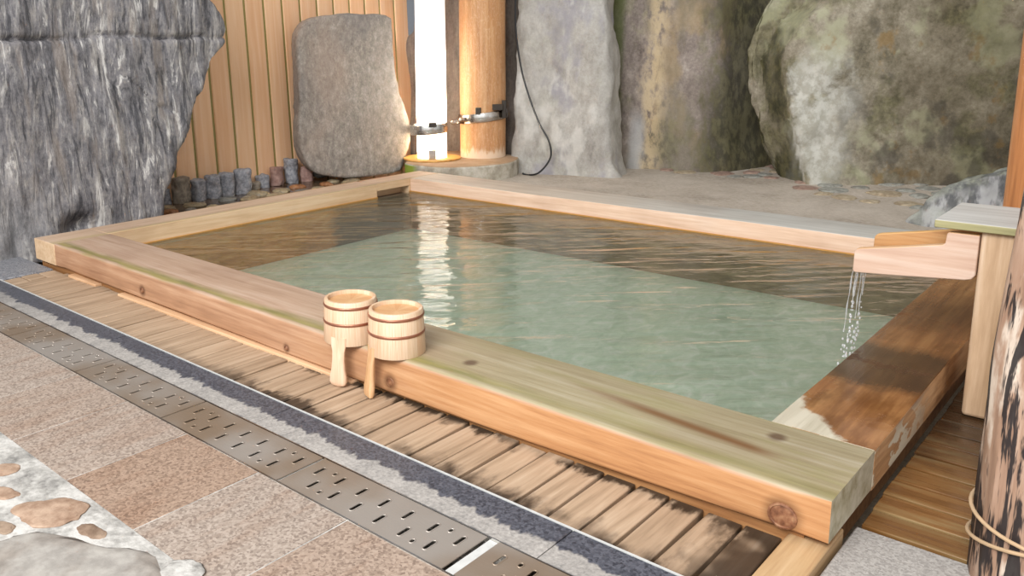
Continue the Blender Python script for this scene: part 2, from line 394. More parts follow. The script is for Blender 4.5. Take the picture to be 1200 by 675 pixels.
PEB_G = stone('wet_grey_pebble', '#55544f', '#84837c', .2); PAV_R = stone('red_paving_stone', '#826a5e', '#a58b7c', .8); PAV_T = stone('tan_paving_stone', '#8f8068', '#b3a48c', .8)
PAV_G = stone('grey_paving_stone', '#77766f', '#a2a198', .75); RUB_O = stone('orange_rubble', '#8f735e', '#b59a84', .7); RUB_G = stone('grey_rubble', '#8d8780', '#aba59d', .75, 18); RUB_B = stone('brown_rubble', '#806a58', '#a08a76', .7)
_m = M('rough_concrete'); _n = _m.noise(_m.P, 2.4, 6, .65); _f = _m.noise(_m.vec(_m.P, (1, 2.5, 1)), 28, 4, .7)
CONC = _m.bsdf(_m.ramp(_m.add(_m.mul(_n, .5), _m.mul(_f, .5)), [(.34, '#8a7e72'), (.46, '#aea294'), (.6, '#c2b7aa')]), .85, 0, _m.bump(_f, .7, .015), .2)
_m = M('wet_bed'); _n = _m.noise(_m.P, 8, 5)
BED = _m.bsdf(_m.ramp(_n, [(.35, '#3a2c20'), (.6, '#69543f')]), .12, 0, _m.bump(_n, .3, .01), .5)
_m = M('pedestal_concrete'); _n = _m.noise(_m.P, 7, 5, .65); _x, _y, _z = _m.sep(_m.P); _nz = _m.sep(_m.geo.outputs['Normal'])[2]
_c = _m.ramp(_n, [(.35, '#8b8374'), (.5, '#aca494'), (.65, '#c9c3b6')])
_c = _m.mix(_m.mul(_m.mr(_nz, .5, .2), _m.mr(_m.add(_x, _m.mul(_n, .15)), .02, -.06)), _c, '#8c9a3c')
_c = _m.mix(_m.mr(_nz, .5, .9, 0, .7), _c, '#a07a55')
PED = _m.bsdf(_c, .8, 0, _m.bump(_n, .5, .015), .2)

def cedar():
    m = M('cedar_board'); rnd = m.rand()
    off = m.n('ShaderNodeCombineXYZ'); m.put(off.inputs[1], m.mul(rnd, 23.)); m.put(off.inputs[2], m.mul(rnd, 5.))
    pv = m.n('ShaderNodeVectorMath', operation='ADD'); m.put(pv.inputs[0], m.P); m.put(pv.inputs[1], off.outputs[0])
    g = m.noise(m.vec(pv.outputs[0], (20, 20, .55)), 1.1, 5, .55, .8)
    c = m.ramp(g, [(.3, '#e6b88e'), (.48, '#ebc29a'), (.68, '#f0cdaa')])
    c = m.mix(m.mul(rnd, .3), c, m.mix(1, c, '#e0b490', 'MULTIPLY'))
    return m.bsdf(c, .45, 0, m.bump(g, .12, .003), .4)
CEDAR = cedar()
def post_wood(name, a, b, c, streak=None):
    m = M(name); g = m.noise(m.vec(m.P, (14, 14, .8)), 1.6, 6, .62, .6); k = m.noise(m.vec(m.P, (30, 30, 3)), 2, 4, .6)
    col = m.ramp(m.add(m.mul(g, .7), m.mul(k, .3)), [(.3, a), (.5, b), (.68, c)])
    if streak: col = streak(m, g, k, col)
    return m.bsdf(col, .5, 0, m.bump(g, .3, .006), .35)
def s_scr(m, g, k, c):
    s = m.noise(m.vec(m.P, (9, 9, 3)), 3, 5, .7, 1.5); x, y, z = m.sep(m.P)
    c = m.mix(m.mr(m.math('ABSOLUTE', m.add(s, -.5)), .0, .012, .55, 0), c, '#f0dcc0')
    w = m.noise(m.vec(m.P, (12, 12, 3)), 2.3, 4)
    return m.mix(m.mr(m.add(z, m.mul(m.add(w, -.5), -.22)), .27, .2, 0, .8), c, '#e4cfb6')
POST = post_wood('peeled_post_wood', '#a0704a', '#bd8a5c', '#cfa578', s_scr)
POST_R = post_wood('orange_post_wood', '#9a6038', '#bd7d4d', '#cf9768')
SUPPORT = post_wood('pale_support_wood', '#a0805f', '#c0a080', '#d5bba0')
def s_char(m, g, k, c):
    n = m.noise(m.vec(m.P, (11, 11, 1.2)), 2.2, 5, .65, .4); n2 = m.noise(m.vec(m.P, (8, 8, 2.2), (3, 1, 2)), 1.9, 5, .6)
    c = m.mix(m.mr(n2, .5, .62, 0, .8), c, '#d3c4b4')
    return m.mix(m.mr(n, .485, .53, 0, .95), c, '#1d1a1d')
CHAR = post_wood('charred_log_wood', '#755848', '#9a7b66', '#b89d8a', s_char)
CAPW = wood('grey_cap_wood', 'x', ('#86805a', '#9f986e', '#b3aa88'), ('#a7a49e', '#bab7b1', '#cac8c3'))
SPOUT = wood('pale_spout_wood', 'x', ('#b99580', '#c9a994', '#d4bba9'), ('#c0946a', '#d0a67c', '#dcb792'))
SPOUT2 = wood('brown_spout_wood', 'x', ('#94663c', '#b98a5a', '#caa070'), ('#b98a52', '#cf9f63', '#dcb27c'))
def bucket_wood(name, a, b, c):
    m = M(name); tc = m.n('ShaderNodeTexCoord').outputs['Object']
    x, y, z = m.sep(tc); ang = m.math('ARCTAN2', y, x)
    cb = m.n('ShaderNodeCombineXYZ'); m.put(cb.inputs[0], m.mul(ang, 9.)); m.put(cb.inputs[1], m.mul(z, 2.)); 
    g = m.noise(cb.outputs[0], 3.5, 5, .6); st = m.math('FLOOR', m.mul(ang, 2.9)); wn = m.n('ShaderNodeTexWhiteNoise', noise_dimensions='1D'); m.put(wn.inputs['W'], st)
    col = m.ramp(g, [(.3, a), (.5, b), (.7, c)])
    col = m.mix(m.mul(wn.outputs[0], .5), col, m.mix(1, col, '#dcb488', 'MULTIPLY'))
    return m.bsdf(col, .45, 0, m.bump(g, .1, .002), .4)
BUCK = bucket_wood('ladle_stave_wood', '#c9a685', '#dcc0a2', '#e8d3bb')
BUCKB = bucket_wood('ladle_base_wood', '#b78a5c', '#d0a679', '#dfbd92')
HANDLE_D = wood('ladle_handle_brown', 'z', ('#a97a4e', '#c79a6c', '#d8b189'), ('#a97a4e', '#c79a6c', '#d8b189'))
HANDLE_L = wood('ladle_handle_pale', 'z', ('#cba486', '#ddbb9d', '#e8cdb5'), ('#cba486', '#ddbb9d', '#e8cdb5'))
COPPER = simple('copper_hoop', '#b07860', .3, .75)
KNOT_M = M('knot_wood'); _m = KNOT_M; _tc = _m.n('ShaderNodeTexCoord').outputs['Object']
_w = _m.n('ShaderNodeTexNoise'); _m.put(_w.inputs['Vector'], _tc); _w.inputs['Scale'].default_value = 60
KNOT = _m.bsdf(_m.ramp(_w.outputs['Fac'], [(.3, '#583421'), (.5, '#80543a'), (.7, '#9c7354')]), .5)
CABLE = simple('black_rubber', '#1c1c1e', .45)
DARKIRON = simple('dark_iron', '#3a342e', .5, .6)
BRASS = wood('lamp_disc_wood', 'x', ('#a8783c', '#c8964e', '#dcae68'), ('#a8783c', '#c8964e', '#dcae68'))
PAINTG = simple('green_paint', '#7ba08a', .5)
ROPE = simple('jute_rope', '#b89a78', .8)

# lamp tube: opal plastic, lit by the bulb inside
_m = M('opal_plastic'); _d = _m.n('ShaderNodeBsdfDiffuse'); _d.inputs[0].default_value = (.86, .86, .9, 1)
_t = _m.n('ShaderNodeBsdfTranslucent'); _t.inputs[0].default_value = (.95, .93, .9, 1)
_tr = _m.n('ShaderNodeBsdfTransparent'); _tr.inputs[0].default_value = (1, .95, .85, 1)
_a = _m.n('ShaderNodeMixShader'); _a.inputs[0].default_value = .55; _m.l(_d.outputs[0], _a.inputs[1]); _m.l(_t.outputs[0], _a.inputs[2])
_b = _m.n('ShaderNodeMixShader'); _b.inputs[0].default_value = .0; _m.l(_a.outputs[0], _b.inputs[1]); _m.l(_tr.outputs[0], _b.inputs[2])
_g = _m.n('ShaderNodeBsdfGlossy'); _g.inputs['Roughness'].default_value = .15
_c = _m.n('ShaderNodeMixShader'); _c.inputs[0].default_value = .05; _m.l(_b.outputs[0], _c.inputs[1]); _m.l(_g.outputs[0], _c.inputs[2])
_m.l(_c.outputs[0], _m.out.inputs[0]); OPAL = _m.m

# spring water: rippled surface, faintly milky
_m = M('spring_water')
_v = _m.vec(_m.P, (1, 1, 1), (0, 0, 0), (0, 0, -.75))
_n1 = _m.noise(_m.vec(_v, (.45, 1.9, 1)), 3.4, 2, .45, .6); _n2 = _m.noise(_m.vec(_v, (.5, 1.6, 1)), 13, 2, .5, .3)
_nr = _m.bump(_m.add(_m.mul(_n1, 1.), _m.mul(_n2, .3)), .7, .03)
_gl = _m.n('ShaderNodeBsdfGlossy'); _gl.inputs['Roughness'].default_value = .03; _m.l(_nr, _gl.inputs['Normal'])
_tp = _m.n('ShaderNodeBsdfTransparent'); _tp.inputs[0].default_value = (.985, 1, .98, 1)
_df = _m.n('ShaderNodeBsdfDiffuse'); _df.inputs[0].default_value = lin('#ccd8c2')
_mk = _m.n('ShaderNodeMixShader'); _mk.inputs[0].default_value = .08; _m.l(_tp.outputs[0], _mk.inputs[1]); _m.l(_df.outputs[0], _mk.inputs[2])
_fr = _m.n('ShaderNodeFresnel'); _fr.inputs[0].default_value = 1.42; _m.l(_nr, _fr.inputs['Normal'])
_s = _m.n('ShaderNodeMixShader'); _m.l(_fr.outputs[0], _s.inputs[0]); _m.l(_mk.outputs[0], _s.inputs[1]); _m.l(_gl.outputs[0], _s.inputs[2])
_m.l(_s.outputs[0], _m.out.inputs[0]); WATER = _m.m
_m = M('falling_water'); _gl = _m.n('ShaderNodeBsdfGlossy'); _gl.inputs['Roughness'].default_value = .05; _gl.inputs[0].default_value = (1, 1, 1, 1)
_tp = _m.n('ShaderNodeBsdfTransparent'); _lw = _m.n('ShaderNodeLayerWeight'); _lw.inputs[0].default_value = .7
_s = _m.n('ShaderNodeMixShader'); _m.l(_lw.outputs['Facing'], _s.inputs[0]); _m.l(_tp.outputs[0], _s.inputs[1]); _m.l(_gl.outputs[0], _s.inputs[2]); _dd = _m.n('ShaderNodeBsdfDiffuse'); _dd.inputs[0].default_value = (.9, .92, .95, 1); _s2 = _m.n('ShaderNodeMixShader'); _s2.inputs[0].default_value = .25; _m.l(_s.outputs[0], _s2.inputs[1]); _m.l(_dd.outputs[0], _s2.inputs[2]); _m.l(_s2.outputs[0], _m.out.inputs[0]); DROPS = _m.m
_m = M('pool_bottom'); _n = _m.noise(_m.vec(_m.P, (1.6, 1, 1), (0, 0, 0), (0, 0, .6)), 9, 5, .65, .8); _n2 = _m.noise(_m.P, 1.3, 3)
_c = _m.ramp(_n, [(.3, '#cadcc2'), (.46, '#dae8d0'), (.56, '#e6f0dc'), (.66, '#f5faec')])
POOLB = _m.bsdf(_c, .8, 0, None, .1)
_m = M('pool_side'); _n = _m.noise(_m.vec(_m.P, (2, 2, 9)), 3, 5, .6)
POOLS = _m.bsdf(_m.ramp(_n, [(.3, '#8a6a4a'), (.5, '#ab8a66'), (.68, '#c4a480')]), .8, 0, None, .1)
_m = M('pool_side_painted_reflection'); _n = _m.noise(_m.vec(_m.P, (2, 2, 9)), 3, 5, .6)
POOLO = _m.bsdf(_m.mix(_m.mr(_m.add(_m.sep(_m.P)[1], _m.mul(_n, .3)), 2.08, 2.2, 0, .9), _m.ramp(_n, [(.3, '#c47a34'), (.5, '#e09444'), (.68, '#ecae68')]), '#4a443e'), .8, 0, None, .1)  # wall's orange and boulder's dark reflections in the water painted into this side
GOLDSTRIP = simple('waterline_ledge_wood', '#c08a45', .4)

# ------------------------------------------------------------------ ground and floor
G0 = .04                       # level of the ground behind the bath
bm = bmesh.new(); box(bm, -1.6, 6.4, -2.6, -.0, -.16, -.075); box(bm, 4.2, 6.4, 0, 3.1, -.16, -.075)
box(bm, -1.6, 0, 0, 3.1, -.16, -.075); box(bm, -1.6, 6.4, 3.1, 9, -.16, -.075); box(bm, 0, 4.2, 0, 3.1, -.5, -.42)
tag(link('floor', bm, CONC), kind='structure')
# granite pavers: one paving surface with open joints
bm = bmesh.new(); lay = bm.verts.layers.float.new('tone')
x = 1.785 - .3675*6; tones = [.1, .3, 0, .25, .15, .1, .35, .2, 1., .1, .6, .3, .1, .2]
for k in range(14):
    n0 = len(bm.verts); box(bm, x + .0015, x + .366, -.984, -.606, -.075, -.001)
    bm.verts.ensure_lookup_table()
    for v in bm.verts[n0:]: v[lay] = tones[k]
    x += .3675
tag(link('floor_paving', bm, PAVER, bevel=.002, seg=1), kind='structure')
bm = bmesh.new(); box(bm, -.5, 5.5, -.99, -.602, -.08, -.0025); tag(link('floor_joint', bm, MORTAR), kind='structure')
# dark granite strip, with the slab that turns the corner at the far left
bm = bmesh.new(); xs = [-1.2, .42, 1.527, 2.615, 3.703, 4.8, 5.6]
for a, b in zip(xs, xs[1:]): box(bm, a + .0015, b - .0015, -.4285, -.2745, -.075, -.001)
tag(link('floor_strip', bm, STRIP, bevel=.0015, seg=1), kind='structure')
bm = bmesh.new(); box(bm, -1.2, .215, -.2695, .9*0 - .003, -.075, .004); tag(link('floor_slab', bm, CORNER, bevel=.004), kind='structure')
bm = bmesh.new(); box(bm, -1.2, 5.6, -.2735, -.2708, -.07, .002); tag(link('trim_1', bm, WHITEEDGE), kind='structure')
bm = bmesh.new(); box(bm, -1.2, 5.6, -.4325, -.429, -.07, .0005); box(bm, -1.2, 5.6, -.6055, -.602, -.07, .0005)
tag(link('trim_2', bm, STEEL), kind='structure')
bm = bmesh.new(); box(bm, -1.2, 5.6, -.602, -.4325, -.078, -.03); tag(link('drain_channel', bm, STEEL), kind='structure')
bm = bmesh.new()
for xx in (.545, 1.15, 1.755, 2.36, 2.967, 3.5835, 4.2):
    box(bm, xx - .012, xx + .012, -.6015, -.433, -.03, -.006)
tag(link('trim_3', bm, WHITEEDGE), kind='structure')

# drain grates, 600 mm plates with slotted holes
def slotpoly(cx, cy, L, w, n=6):
    p = []
    for k in range(n+1): a = PI*k/n; p.append((cx + w*math.cos(a), cy + L/2 - w + w*math.sin(a)))
    for k in range(n+1): a = PI + PI*k/n; p.append((cx + w*math.cos(a), cy - L/2 + w + w*math.sin(a)))
    return p
def grate_mesh(Lx=.597):
    W0, W1 = -.6005, -.4345; T = .003
    sl = [slotpoly(.045 + .0855*k, -.491, .045, .0068) for k in range(7)] + [slotpoly(.088 + .0855*k, -.551, .045, .0068) for k in range(6)]
    sl += [slotpoly(.092, -.475, .018, .0062), slotpoly(.514, -.472, .018, .0062), slotpoly(.132, -.566, .018, .0062), slotpoly(.473, -.566, .018, .0062)]
    bm = bmesh.new(); edges = []
    for poly in [[(0, W0), (Lx, W0), (Lx, W1), (0, W1)]] + sl:
        vs = [bm.verts.new((a, b, 0)) for a, b in poly]
        edges += [bm.edges.new((vs[i], vs[(i+1) % len(vs)])) for i in range(len(vs))]
    bmesh.ops.triangle_fill(bm, use_beauty=True, use_dissolve=False, edges=edges)
    r = bmesh.ops.extrude_face_region(bm, geom=list(bm.faces))
    for v in [g for g in r['geom'] if isinstance(g, bmesh.types.BMVert)]: v.co.z -= T
    for poly in sl:
        cx = sum(a for a, b in poly)/len(poly); cy = sum(b for a, b in poly)/len(poly)
        tube(bm, [(a, b, .0) for a, b in poly + poly[:1]], .0018, 6, False)
    return bm
gr0 = link('drain_grate', grate_mesh(), GRATE, smooth=0)
glabels = ['steel slotted drain grate at the far left frame edge', 'steel slotted drain grate, second one from the left frame edge',
           'grey steel slotted drain grate level with the left corner of the bath', 'steel slotted drain grate in front of the two ladles, left of the shiny one',
           'shiny steel slotted drain grate with golden glint beside an open joint', 'steel slotted drain grate cut off by the bottom frame edge']
for k, xx in enumerate((.548, 1.153, 1.758, 2.362, 2.968, 3.602)):
    o = gr0 if k == 0 else gr0.copy()
    if k: COL.objects.link(o)
    o.location = (xx, 0, -.0005 + (.0015 if k == 5 else 0)); tag(o, glabels[k], 'drain grate', 'slotted drain grates in the floor channel')

# mortared rubble at the lower left with embedded stones
bm = bmesh.new()
nx, ny = 60, 34
gv = [[bm.verts.new((1.2 + 2.6*i/nx, -1.9 + .9145*j/ny, .004 + (.006*fbm((1.2 + 2.6*i/nx)*Vector((3, 0, 0)) + Vector((0, j*.09, 0)), 3) if j < ny else -.004))) for j in range(ny+1)] for i in range(nx+1)]
for i in range(nx):
    for j in range(ny): bm.faces.new((gv[i][j], gv[i+1][j], gv[i+1][j+1], gv[i][j+1]))
rub = tag(link('floor_rubble', bm, MORTAR), kind='structure')

# right-hand grey flamed paver
bm = bmesh.new(); box(bm, 4.205, 5.2, -.9, .195, -.075, -.004)
tag(link('floor_granite_right', bm, GPAVER, bevel=.004), kind='structure')

# ------------------------------------------------------------------ decks
deck = empty('wooden_deck', (2.1, -.13, 0), 'narrow tan boardwalk of short crosswise boards along the front of the bath', 'deck')
bm = bmesh.new(); box(bm, .22, 4.2, -.262, -.2, -.075, -.03); box(bm, .22, 4.2, -.06, -.02, -.075, -.03)
o = link('bearer', bm, SILL, deck); o.matrix_parent_inverse = Matrix.Translation((-2.1, .13, 0))
def board(bm, x0, x1, y0, y1, z, th=.028, axis='y'):
    j = lambda a: random.uniform(-a, a)
    box(bm, x0 + j(.0015), x1 + j(.0015), y0 + j(.004), y1 + j(.004), z - th, z + j(.0015))
x = .345; k = 0
while x < 4.05:
    bm = bmesh.new(); w = .0962
    board(bm, x + .0045, x + w - .0045, -.268, .018, -.001)
    c = (x + w/2, -.13, 0)
    bmesh.ops.translate(bm, verts=bm.verts, vec=(-c[0], -c[1], 0))
    b = link('board', bm, DECK, deck, bevel=.0035, loc=(c[0] - 2.1, c[1] + .13, 0)); b.rotation_euler.z = random.uniform(-.012, .012)
    x += w; k += 1
for (y0, y1) in ((-.268, -.18), (-.175, -.09), (-.085, -.005)):        # three lengthwise boards at the far end
    bm = bmesh.new(); board(bm, .222, .34, y0, y1, -.001)
    b = link('board', bm, DECK, deck, bevel=.0035); b.location = (-2.1, .13, 0)
bm = bmesh.new(); box(bm, 4.105, 4.197, -.29, .125, -.03, .018)
b = link('end_board', bm, wood('end_board_wood', 'y', ('#9c7a58', '#b8976f', '#c9ab85'), ('#9c7a58', '#b8976f', '#c9ab85')), deck, bevel=.004); b.location = (-2.1, .13, 0)

wd = empty('wet_deck', (4.5, .8, 0), 'dark wet orange-brown plank deck beside the right beam of the bath', 'deck')
y = .2
while y < 1.75:
    bm = bmesh.new(); w = .098 if y < .9 else .09
    box(bm, 4.208 + random.uniform(0, .006), 4.95, y + .005, y + w - .005, -.03, -.001 + random.uniform(-.002, .002))
    b = link('board', bm, DECKWET, wd, bevel=.003); b.location = (-4.5, -.8, 0)
    y += w

# ------------------------------------------------------------------ the bath
L1, L2 = 4.2, 3.11; WF, WB, WL, WR = .32, .333, .225, .258; ZT = .145; ZW = .044
bath = empty('wooden_bath', (2.1, 1.55, 0), 'large rectangular sunken bath framed by thick weathered wooden beams', 'bath')
def bpart(name, bm, mat, **k):
    o = link(name, bm, mat, bath, **k); o.location = (-2.1, -1.55, 0); return o
def beam_x(bm, x0, x1, y0, y1, zb, zt, rr, n=40, wob=.004, seed=0):
    """squared log along x: rr = radii of the four long edges (front bottom, front top, back top, back bottom)"""
    rs = []
    for i in range(n+1):
        x = x0 + (x1-x0)*i/n
        q = lambda s: wob*fbm((x*1.3, seed+s*7.7, 0), 3)
        zb_ = zb(x) + q(0); zt_ = zt + .5*q(1); ya = y0 + q(2); yb = y1
        c = [(ya, zb_, 1, 1, PI), (yb, zb_, -1, 1, 1.5*PI), (yb, zt_, -1, -1, 0), (ya, zt_, 1, -1, .5*PI)]
        rad = (rr[0], rr[3], rr[2], rr[1]); ring = []
        for (cy, cz, sy, sz, a0), r_ in zip(c, rad):
            e = min(1, (x1 - x)/.12*.9 + .12, (x - x0)/.1*.9 + .12) ; r_ = max(.002, r_*e) if r_ > .004 else r_
            for k in range(5):
                a = a0 + .5*PI*k/4
                ring.append((x, cy + sy*r_ + r_*math.cos(a), cz + sz*r_ + r_*math.sin(a)))
        rs.append(ring)
    rings(bm, rs)
def zb_front(x):
    pts = [(0.2, .026), (1.1, .022), (2.0, .012), (2.6, .008), (3.2, .012), (3.7, .024), (4.2, .037)]
    for (a, b), (c, d) in zip(pts, pts[1:]):
        if x <= c: return b + (d-b)*max(0, (x-a))/(c-a)
    return pts[-1][1]
bm = bmesh.new(); beam_x(bm, .2515, L1, 0, WF, zb_front, ZT, (.012, .016, .003, .003))
fb = bpart('front_beam', bm, BEAM_F)
for kx, kz, kr in ((1.167, .062, .012), (2.239, .036, .009), (2.801, .05, .016), (4.096, .068, .031)):
    bm = bmesh.new(); n = 20
    prof = [(kr*1.15, .006), (kr*1.08, -.003), (kr*.92, -.0045), (kr*.86, -.002), (kr*.5, -.0035), (kr*.1, -.004)]
    rings(bm, [[(r_*math.cos(2*PI*q/n)*1.02, d, r_*math.sin(2*PI*q/n)*.95) for q in range(n)] for r_, d in prof])
    o = link('knot', bm, KNOT, fb); o.location = (kx, 0, kz)
# left beam runs through to the front, with an overflow notch under its inner far end
bm = bmesh.new()
box(bm, 0, .2495, .0, WF - .002, .026, ZT - .0005)
box(bm, 0, WL, WF - .002, 2.42, .02, ZT); box(bm, 0, WL, 2.42, L2, .092, ZT); box(bm, 0, .13, 2.42, L2, .02, .092); box(bm, .13, WL, 2.76, L2, .02, .092)
bpart('left_beam', bm, BEAM_L, bevel=.004)
bm = bmesh.new(); beam_x(bm, WL + .0015, L1, L2 - WB, L2, lambda x: .03, ZT, (.004, .006, .008, .004), 30, .0025, 5)
bpart('back_beam', bm, BEAM_B)
bm = bmesh.new()
rs = []
for i in range(25):
    yy = WF + .0015 + (L2 - WB - WF - .003)*i/24; q = lambda s: .003*fbm((s*5.1, yy*1.4, 2), 3)
    a, b, zt, zb = L1 - WR + q(0), L1 + q(1), ZT - .001, .03
    e = .005
    rs.append([(a, yy, zb), (b - e, yy, zb), (b, yy, zb + e), (b, yy, zt - e), (b - e*.3, yy, zt - e*.3), (b - e, yy, zt), (a + e, yy, zt), (a + e*.3, yy, zt - e*.3), (a, yy, zt - e)])
rings(bm, rs); bpart('right_beam', bm, BEAM_R)
# recessed sill under the beams, pale strip in front of it at the left half
bm = bmesh.new(); box(bm, .05, 4.14, .022, .1, -.07, .04); bpart('sill', bm, SILL)
bm = bmesh.new(); box(bm, 4.08, 4.17, .1, L2, -.07, .035); box(bm, .03, .1, .02, L2, -.07, .03); box(bm, .03, 4.17, L2 - .1, L2 - .03, -.07, .035); bpart('sill', bm, SILL)
bm = bmesh.new(); box(bm, .95, 2.62, -.016, .022, -.02, .008); bpart('strip', bm, LIGHTSTRIP, bevel=.002)
bm = bmesh.new(); box(bm, .42, .72, -.014, .022, -.02, .010); bpart('strip', bm, LIGHTSTRIP, bevel=.002)
# ledge at the waterline
bm = bmesh.new(); box(bm, WL - .002, WL + .006, WF, 2.42, .03, ZW + .007); box(bm, WL - .002, WL + .006, 2.76, L2 - WB, .03, ZW + .007)
box(bm, WL, L1 - WR, L2 - WB - .006, L2 - WB + .002, .028, ZW + .007); bpart('waterline_ledge', bm, GOLDSTRIP)
# inner sides and bottom
ZB = -.25
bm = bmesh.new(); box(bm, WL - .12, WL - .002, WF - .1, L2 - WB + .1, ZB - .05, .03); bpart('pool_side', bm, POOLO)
bm = bmesh.new(); box(bm, L1 - WR + .002, L1 - WR + .12, WF - .1, L2 - WB + .1, ZB - .05, .03)
box(bm, WL, L1 - WR, L2 - WB + .002, L2 - WB + .12, ZB - .05, .03); box(bm, WL, L1 - WR, WF - .12, WF - .002, ZB - .05, .02); bpart('pool_side', bm, POOLS)
bm = bmesh.new(); box(bm, WL, L1 - WR, WF - .002, L2 - WB + .002, ZB - .06, ZB); bpart('pool_bottom', bm, POOLB)
bm = bmesh.new(); nx = 60
vs = [[bm.verts.new((WL - .001 + (L1 - WR - WL + .002)*i/nx, WF - .001 + (L2 - WB - WF + .002)*j/nx, ZW)) for j in range(nx+1)] for i in range(nx+1)]
for i in range(nx):
    for j in range(nx):
        bm.faces.new((vs[i][j], vs[i+1][j], vs[i+1][j+1], vs[i][j+1]))
water = tag(link('spring_water', bm, WATER), 'pale green hot spring water with ripples filling the wooden bath', 'water', kind='stuff')

# ------------------------------------------------------------------ ladles (standing upside down on the front beam)
def ladle(name, c, adir, label, hmat, paddle, rb=.0985, rt=.092, H=.152):
    root = empty(name, c, label, 'ladle', 'wooden ladles upside down on the bath rim')
    def at(z): return rb + (rt - rb)*z/H
    bm = bmesh.new()
    lathe(bm, [(rb - .011, 0), (rb - .001, 0), (rb, .002), (at(H*.5), H*.5), (rt, H - .004), (rt - .003, H), (rt - .0115, H), (rt - .013, H - .002), (rt - .0135, H - .017),
               (rt - .02, .1), (rb - .012, .002)], n=64, cap=False, close=True)
    link('bucket_body', bm, BUCK, root, smooth=50)
    bm = bmesh.new(); lathe(bm, [(.0005, H - .022), (rt - .0125, H - .022), (rt - .0125, H - .013), (.0005, H - .013)], n=48, cap=False)
    link('bucket_base', bm, BUCKB, root, smooth=40)
    for z in (H - .020, H*.49):
        bm = bmesh.new(); n = 10; r0 = at(z); _hw = .0052
        lathe(bm, [(r0 + .0005 + _hw*.5*math.cos(2*PI*k/n), z + _hw*math.sin(2*PI*k/n)) for k in range(n)], n=64, cap=False, close=True)
        link('hoop', bm, COPPER, root, smooth=60)
    # the handle is one stave carried on below the rim
    d = Vector((math.cos(adir), math.sin(adir), 0)); tn = Vector((-d.y, d.x, 0))
    bm = bmesh.new(); rs = []
    prof = paddle
    for (z, w, th, off) in prof:
        ring = []
        for k in range(16):
            a = 2*PI*k/16; ca, sa = math.cos(a), math.sin(a)
            s = math.copysign(abs(ca)**.55, ca)*w; q = math.copysign(abs(sa)**.55, sa)*th
            ring.append(d*(rb - .006 + off + q) + tn*s + Vector((0, 0, z)))
        rs.append(ring)
    rings(bm, rs); link('handle', bm, hmat, root, smooth=50)
    return root
ladle('wooden_ladle', (2.573, .036, ZT), math.atan2(-.94, .32), 'upside-down wooden ladle with wide pale paddle handle, left of the two on the rim', HANDLE_L,
      [(.03, .030, .0045, 0), (.0, .0285, .0055, .001), (-.02, .024, .007, .003), (-.05, .0235, .0085, .006), (-.08, .026, .0095, .009), (-.105, .032, .0095, .011), (-.125, .033, .0085, .012), (-.134, .029, .0065, .0125), (-.140, .02, .004, .0125), (-.1425, .008, .002, .0125)])
ladle('wooden_ladle', (2.784, .05, ZT), R(249), 'upside-down wooden ladle with brown edge-on handle, right of the two on the rim', HANDLE_D,
      [(.03, .027, .0045, 0), (.0, .026, .0055, .001), (-.03, .021, .0085, .004), (-.07, .021, .0105, .008), (-.11, .028, .0125, .012), (-.13, .03, .011, .014), (-.1415, .027, .008, .016)], rb=.0985)

# ------------------------------------------------------------------ water spout on its support
sup = empty('spout_support', (4.33, 1.15, 0), 'pale wooden support post with grey slab cap holding the water spout', 'post')
bm = bmesh.new(); box(bm, 4.2535, 4.405, 1.052, 1.27, 0, .5845); o = link('post', bm, SUPPORT, sup, bevel=.012, seg=3); o.location = (-4.33, -1.15, 0)
bm = bmesh.new(); box(bm, 4.134, 4.52, 1.03, 1.385, .5855, .61); o = link('cap_slab', bm, CAPW, sup, bevel=.003); o.location = (-4.33, -1.15, 0)
sp = empty('water_spout', (4.08, 1.17, .45), 'pale wooden trough spout pouring hot spring water into the bath', 'spout')
front = [(3.918, .402), (4.0, .4085), (4.225, .430), (4.243, .436), (4.2515, .449), (4.2515, .572), (4.172, .572), (4.167, .566), (4.165, .536), (4.158, .5305), (4.05, .508), (3.926, .484), (3.916, .480), (3.911, .470), (3.910, .412), (3.912, .405)]
bm = bmesh.new(); prism(bm, front, 1.046, 1.076, lambda s, t, d: (s, d, t)); o = link('side_board', bm, SPOUT, sp, bevel=.003); o.location = (-4.08, -1.17, -.45)
bm = bmesh.new(); prism(bm, [(s, t + .010) for s, t in front if t > .3], 1.262, 1.292, lambda s, t, d: (s, d, t if t < .57 else .5835)); o = link('side_board', bm, SPOUT2, sp, bevel=.003); o.location = (-4.08, -1.17, -.45)
bm = bmesh.new(); prism(bm, [(3.912, .406), (4.2515, .436), (4.2515, .452), (3.912, .424)], 1.0755, 1.2625, lambda s, t, d: (s, d, t)); o = link('bottom_board', bm, SPOUT2, sp); o.location = (-4.08, -1.17, -.45)
bm = bmesh.new(); random.seed(11)
for k, yy in enumerate((1.085, 1.11, 1.14, 1.15, 1.185, 1.215, 1.25)):
    x0 = 3.907; v0 = .04 + .03*random.random(); z = .42 - .01; pts = []; rr = []
    n = 16; ph = random.random()*6
    for i in range(n+1):
        dz = (.41 - ZW)*i/n; t = math.sqrt(2*dz/9.8)
        pts.append((x0 - v0*t*(1 if k % 3 else 1.6) + .001*math.sin(i*1.3 + ph), yy + .0015*math.sin(i*.9 + ph), .41 - dz))
        rr.append(max(.0011, (.0018 + .0014*math.sin(i*1.7 + ph))*(1 - .3*i/n)))
    cut = 6 + int(random.random()*6)
    tube(bm, pts[:cut], rr[:cut], 8)
    for i in range(cut, n):
        p = pts[i]; r_ = .002 + .0032*random.random()
        bmesh.ops.create_icosphere(bm, subdivisions=2, radius=r_, matrix=Matrix.Translation((p[0] + random.uniform(-.004, .004), p[1] + random.uniform(-.006, .006), p[2] + random.uniform(-.006, .006))) @ Matrix.Scale(1.5, 4, (0, 0, 1)))
